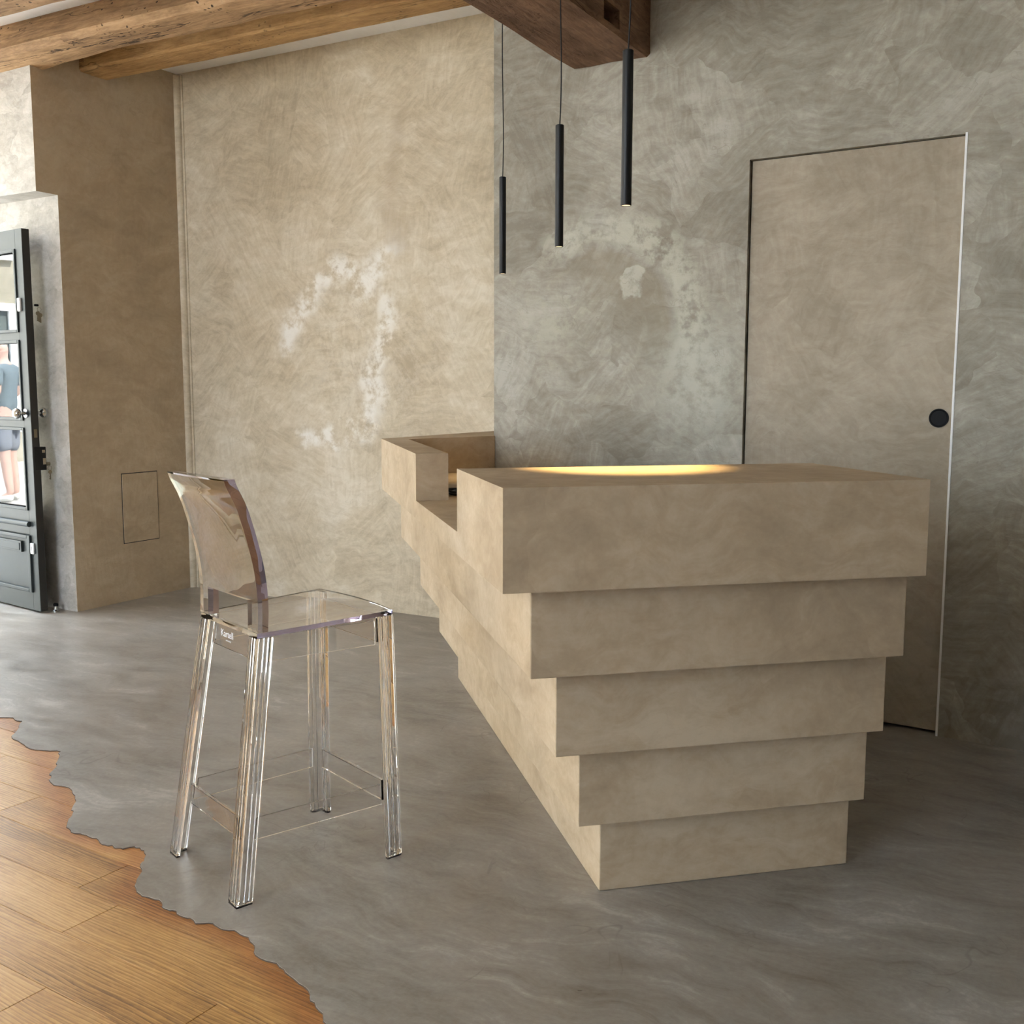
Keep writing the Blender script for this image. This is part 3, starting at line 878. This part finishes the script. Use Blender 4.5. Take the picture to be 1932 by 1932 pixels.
def text_mesh(txt, size, depth=0.0004):
    c = bpy.data.curves.new('t', 'FONT'); c.body = txt; c.size = size; c.extrude = depth; c.align_x = 'CENTER'; c.resolution_u = 4
    o = bpy.data.objects.new('t', c); COL.objects.link(o)
    dg = bpy.context.evaluated_depsgraph_get(); dg.update()
    me = bpy.data.meshes.new_from_object(o.evaluated_get(dg))
    bpy.data.objects.remove(o); bpy.data.curves.remove(c)
    return me


ra = aprons[0]
for txt, size, w, z in (('Kartell', 0.026, -0.032, 0.596), ('made in Italy', 0.0055, -0.026, 0.586)):
    me = text_mesh(txt, size); me.materials.append(M['etch'])
    o = bpy.data.objects.new('printed_lettering', me); COL.objects.link(o); o.parent = ra
    y = at_leg(0, 0.5975).y - 0.0034
    o.location = (w, y, z); o.rotation_euler = (R(90), 0, 0)

# ------------------------------------------------------------------ entrance door leaf, folded back into its recess
FE = Vector((-4.955, 3.632)); LD = Vector((-0.98934, 0.14565))
lf = empty('entrance_door', (FE.x, FE.y, 0), math.atan2(-LD.y, -LD.x))
tag(lf, 'grey-green glazed entrance door standing open in the doorway recess', 'door')
LW, LT, LH = 0.90, 0.042, 2.045            # local: x from -LW (hinge) to 0 (lock edge), front face y=0, back y=LT


def part(name, mat, boxes, parent=lf, bevel=0.0015):
    s = MB()
    for bx in boxes: s.box(*bx)
    return s.build(name, mat, parent, bevel=bevel)


SW = 0.072
panes = [(1.512, 1.945), (1.045, 1.472), (0.56, 1.008)]
part('stile', M['doorpaint'], [(-SW, -0.0015, 0, LT, 0.012, LH)])
part('stile', M['doorpaint'], [(-LW, -LW + SW, 0, LT, 0.012, LH)])
for z0, z1 in ((1.945, LH), (1.472, 1.512), (1.008, 1.045), (0.43, 0.56), (0.012, 0.12)):
    part('rail', M['doorpaint'], [(-LW + SW, -SW, 0, LT, z0, z1)], bevel=0.001)
part('lock_edge', M['dooredge'], [(-0.0015, 0.0, 0.001, LT - 0.001, 0.013, LH - 0.001)], bevel=0)  # edge turned from the light: its shade is put into a darker colour
for z0, z1 in panes:
    p = part('pane', M['glass'], [(-LW + SW, -SW, 0.019, 0.023, z0, z1)], bevel=0)
    e = 0.016
    part('bead', M['doorpaint'], [(-LW + SW, -LW + SW + e, -0.008, 0.012, z0, z1), (-SW - e, -SW, -0.008, 0.012, z0, z1), (-LW + SW + e, -SW - e, -0.008, 0.012, z0, z0 + e), (-LW + SW + e, -SW - e, -0.008, 0.012, z1 - e, z1)], p, 0.003)
bp = part('bottom_panel', M['doorpaint'], [(-LW + SW, -SW, 0.008, 0.03, 0.12, 0.43)], bevel=0.001)
e = 0.02
part('moulding', M['doorpaint'], [(-LW + SW - .01, -LW + SW + e, -0.012, 0.012, 0.11, 0.425), (-SW - e, -SW + .01, -0.012, 0.012, 0.11, 0.425), (-LW + SW + e, -SW - e, -0.012, 0.012, 0.11, 0.11 + e), (-LW + SW + e, -SW - e, -0.012, 0.012, 0.425 - e, 0.425)], bp, 0.004)
MB().tube([(-LW + 0.06, -0.010, 0.487), (-0.055, -0.010, 0.487)], 0.015, 10).build('drip_bar', M['doorpaint'], lf, smooth=40)
ls = part('letter_slot', M['doorpaint'], [(-0.50, -0.165, -0.006, 0.009, 0.325, 0.385)], bevel=0.002)
part('flap', M['doorpaint'], [(-0.485, -0.18, -0.009, -0.005, 0.335, 0.375)], ls, 0.002)
part('key_plate', M['white'], [(-0.062, -0.028, -0.010, 0.0, 0.325, 0.385)], bevel=0.004)
part('keyhole', M['dooredge'], [(-0.047, -0.042, -0.0105, -0.009, 0.342, 0.368)], bevel=0)
part('alarm_contact', M['white'], [(-0.062, -0.034, -0.012, 0.0, 1.62, 1.69)], bevel=0.004)
for side in (-1, 1):
    y0 = 0.0 if side < 0 else LT
    k = MB().lathe([(0.024, y0), (0.024, y0 + side * 0.006), (0.011, y0 + side * 0.01), (0.010, y0 + side * 0.03), (0.020, y0 + side * 0.036), (0.028, y0 + side * 0.048), (0.028, y0 + side * 0.058), (0.018, y0 + side * 0.07), (0.002, y0 + side * 0.073)], (-0.045, 0, 1.085), 'Y', 20)
    k.build('knob', M['chrome'], lf, smooth=40, fixnormals=True)
part('strike_plate', M['brass'], [(0.0, 0.002, 0.012, 0.03, 0.955, 1.0)], bevel=0.0005)
lk = part('rim_lock', M['black'], [(-0.05, 0.003, LT, LT + 0.03, 0.78, 0.905), (0.0, 0.004, 0.008, LT + 0.03, 0.78, 0.905)], bevel=0.002)
part('bolt', M['chrome'], [(0.004, 0.012, LT + 0.006, LT + 0.024, 0.81, 0.845)], lk, 0.001)
part('bolt', M['chrome'], [(0.004, 0.010, LT + 0.004, LT + 0.022, 0.873, 0.889)], lk, 0.001)
# keys: one in the rim lock with a second on its ring, a bunch higher up
def key_ring(z, n, y):
    kr = empty('key_ring', (0, 0, 0), 0, lf)
    MB().tube([(-0.004 + 0.0, y + 0.011 * math.cos(a), z - 0.012 + 0.011 * math.sin(a)) for a in [2 * math.pi * i / 16 for i in range(17)]], 0.0012, 6).build('ring', M['chrome'], kr, smooth=60)
    for i in range(n):
        zz = z - 0.022 - 0.004 * i; yy = y + (i - (n - 1) / 2) * 0.009
        q = MB().lathe([(0.011, -0.001), (0.011, 0.001)], (-0.004 - 0.003 * i, yy, zz - 0.011), 'X', 12)
        q.box(-0.005 - 0.003 * i, -0.003 - 0.003 * i, yy - 0.003, yy + 0.003, zz - 0.052, zz - 0.018)
        q.box(-0.005 - 0.003 * i, -0.003 - 0.003 * i, yy - 0.006, yy, zz - 0.05, zz - 0.044)
        q.box(-0.005 - 0.003 * i, -0.003 - 0.003 * i, yy - 0.0055, yy, zz - 0.039, zz - 0.034)
        q.build('key', M['brass'], kr)
    return kr
MB().lathe([(0.006, 0), (0.006, 0.02)], (-0.02, LT + 0.02, 1.655), 'Y', 12).build('lock_cylinder', M['black'], lf, smooth=40)
key_ring(1.645, 3, LT + 0.036)
MB().lathe([(0.011, LT + 0.03), (0.011, LT + 0.05)], (-0.003, 0, 0.812), 'Y', 10).build('key', M['brass'], lf, smooth=40)
key_ring(0.80, 1, LT + 0.052)

# doorstop on the floor in the recess
ds = empty('doorstop', (-4.94, 3.715, 0))
tag(ds, 'small metal doorstop on the floor beside the open entrance door', 'doorstop')
MB().lathe([(0.02, 0), (0.02, 0.006), (0.009, 0.012), (0.008, 0.03)], (0, 0, 0), 'Z', 16).build('base', M['chrome'], ds, smooth=40)
MB().lathe([(0.012, 0.03), (0.013, 0.034), (0.013, 0.043), (0.008, 0.047)], (0, 0, 0), 'Z', 16).build('buffer', M['rubber'], ds, smooth=40)

# ------------------------------------------------------------------ the street, seen only mirrored in the door panes
M['paving'] = plaster('street_paving', srgb(170, 168, 162), srgb(186, 184, 178), srgb(200, 198, 192), 0.6, 0.8, 0.05)
M['render'] = plaster('pale_facade_render', srgb(150, 145, 128), srgb(164, 158, 141), srgb(178, 172, 156), 0.5, 0.85, 0.03)
M['frame'] = plain('white_window_frame', srgb(246, 246, 244), 0.5, var=0.02)
M['dglass'] = plain('far_window_glass', srgb(96, 104, 100), 0.15)
tag(MB().box(-40, XO, -30, 30, -0.06, -0.01).box(XO, 30, -30, YF - 0.25, -0.06, -0.01).build('pavement', M['paving']), kind='structure')
bd = empty('street_building', (-17.5, 0, -0.01))
tag(bd, 'pale rendered building across the street mirrored in the door glass', 'building')
MB().box(-3, 0, -16, 14, 0, 8.5).build('facade', M['render'], bd)
for row, (z0, z1) in enumerate(((0.5, 2.6), (3.3, 5.0), (5.8, 7.4))):
    for k in range(12):
        y0 = -15 + k * 2.4
        w = MB()
        for bx in ((0, .09, y0, y0 + .12, z0, z1), (0, .09, y0 + 1.48, y0 + 1.6, z0, z1), (0, .09, y0 + .12, y0 + 1.48, z0, z0 + .12), (0, .09, y0 + .12, y0 + 1.48, z1 - .12, z1), (0.0, .07, y0 + .76, y0 + .84, z0 + .12, z1 - .12)): w.box(*bx)
        wf = w.build('window', M['frame'], bd)
        MB().box(0.005, 0.02, y0 + .12, y0 + 1.48, z0 + .12, z1 - .12).build('window_pane', M['dglass'], wf)

# man on the pavement
M['skin'] = plain('skin', srgb(200, 168, 154), 0.55, var=0.05)
M['tee'] = plain('blue_grey_cotton', srgb(112, 126, 132), 0.9)
M['shorts'] = plain('light_grey_shorts', srgb(130, 136, 144), 0.9)
M['shoe'] = plain('pale_trainers', srgb(205, 205, 200), 0.7)
mp = empty('person', (-11.12, 1.74, -0.01), math.atan2(0.718, -0.696) - math.pi / 2)   # faces local +Y
tag(mp, 'bald man in blue-grey t-shirt and shorts mirrored in the door glass', 'person')


def skin(name, verts, edges, mat, parent, root=0, sub=2):
    me = bpy.data.meshes.new(name)
    me.from_pydata([v[:3] for v in verts], edges, [])
    me.materials.append(mat)
    o = bpy.data.objects.new(name, me); COL.objects.link(o); o.parent = parent
    bm_ = bmesh.new(); bm_.from_mesh(me); lay = bm_.verts.layers.skin.verify(); bm_.verts.ensure_lookup_table()
    for i, v in enumerate(bm_.verts):
        r = verts[i][3]; v[lay].radius = r if isinstance(r, tuple) else (r, r); v[lay].use_root = (i == root)
    bm_.to_mesh(me); bm_.free()
    m = o.modifiers.new('skin', 'SKIN'); m.use_smooth_shade = True
    o.modifiers.new('sub', 'SUBSURF').levels = sub; o.modifiers['sub'].render_levels = sub
    return o


V = [(0, 0, .95, (.14, .10)), (0, .0, 1.12, (.13, .09)), (0, .0, 1.30, (.15, .10)), (0, -.01, 1.44, (.10, .08)), (0, .0, 1.51, .05), (0, .015, 1.57, .06), (0, .02, 1.65, (.075, .09)), (0, .015, 1.72, (.06, .07)),
     (-.18, -.01, 1.42, .055), (-.23, -.03, 1.17, .042), (-.18, .18, 1.08, .035), (-.12, .26, 1.10, .028),
     (.18, -.01, 1.42, .055), (.23, -.03, 1.17, .042), (.18, .18, 1.08, .035), (.12, .26, 1.10, .028),
     (-.09, .0, .88, .09), (-.10, .02, .50, .058), (-.10, .0, .30, .055), (-.10, -.02, .09, .038), (-.11, .10, .03, .035),
     (.09, .0, .88, .09), (.10, -.01, .50, .058), (.10, -.03, .30, .055), (.10, -.05, .09, .038), (.11, .07, .03, .035), (0, .10, 1.615, .02), (0, .075, 1.55, .03)]
Eg = [(0, 1), (1, 2), (2, 3), (3, 4), (4, 5), (5, 6), (6, 7), (3, 8), (8, 9), (9, 10), (10, 11), (3, 12), (12, 13), (13, 14), (14, 15), (0, 16), (16, 17), (17, 18), (18, 19), (19, 20), (0, 21), (21, 22), (22, 23), (23, 24), (24, 25), (6, 26), (5, 27)]
for sx, base in ((-1, 11), (1, 15)):                      # five fingers on each hand
    hx, hy, hz = V[base][:3]
    for q, (dx, dy, dz) in enumerate(((.0, .075, -.012), (.018, .085, -.01), (.036, .08, -.006), (.052, .066, 0), (-.028, .045, .03))):
        a = len(V); V.append((hx - sx * dx * .6, hy + dy * .55, hz + dz, .0095)); V.append((hx - sx * dx * .9, hy + dy, hz + dz * 1.6 - .012, .008))
        Eg += [(base, a), (a, a + 1)]
body = skin('body', V, Eg, M['skin'], mp)
skin('t_shirt', [(0, 0, .92, (.165, .125)), (0, 0, 1.12, (.155, .115)), (0, 0, 1.30, (.175, .125)), (0, -.01, 1.435, (.125, .095)), (0, 0, 1.475, (.07, .065)), (-.18, -.01, 1.42, .075), (-.225, -.025, 1.23, .062), (.18, -.01, 1.42, .075), (.225, -.025, 1.23, .062)],
     [(0, 1), (1, 2), (2, 3), (3, 4), (3, 5), (5, 6), (3, 7), (7, 8)], M['tee'], mp)
skin('shorts', [(0, 0, .96, (.155, .115)), (-.095, .0, .86, (.10, .11)), (-.10, .01, .52, (.085, .095)), (.095, 0, .86, (.10, .11)), (.10, -.005, .52, (.085, .095))],
     [(0, 1), (1, 2), (0, 3), (3, 4)], M['shorts'], mp)
for x, y in ((-.105, 0), (.105, -.03)):
    skin('shoe', [(x, y - .05, .055, (.042, .05)), (x, y + .05, .045, (.045, .04)), (x, y + .16, .035, (.042, .03))], [(0, 1), (1, 2)], M['shoe'], mp)
for sx in (-1, 1):
    skin('ear', [(sx * .078, .0, 1.665, .012), (sx * .085, -.008, 1.645, .014), (sx * .08, .0, 1.625, .010)], [(0, 1), (1, 2)], M['skin'], mp, sub=1)
    MB().lathe([(0.0005, -.006), (0.008, 0), (0.0005, .006)], (sx * .03, .098, 1.66), 'Y', 10).build('eye', M['cord'], mp, smooth=60, fixnormals=True)
MB().box(-.022, .022, .098, .106, 1.575, 1.583).build('mouth', plain('lips', srgb(170, 100, 92), 0.5), mp, bevel=0.003)
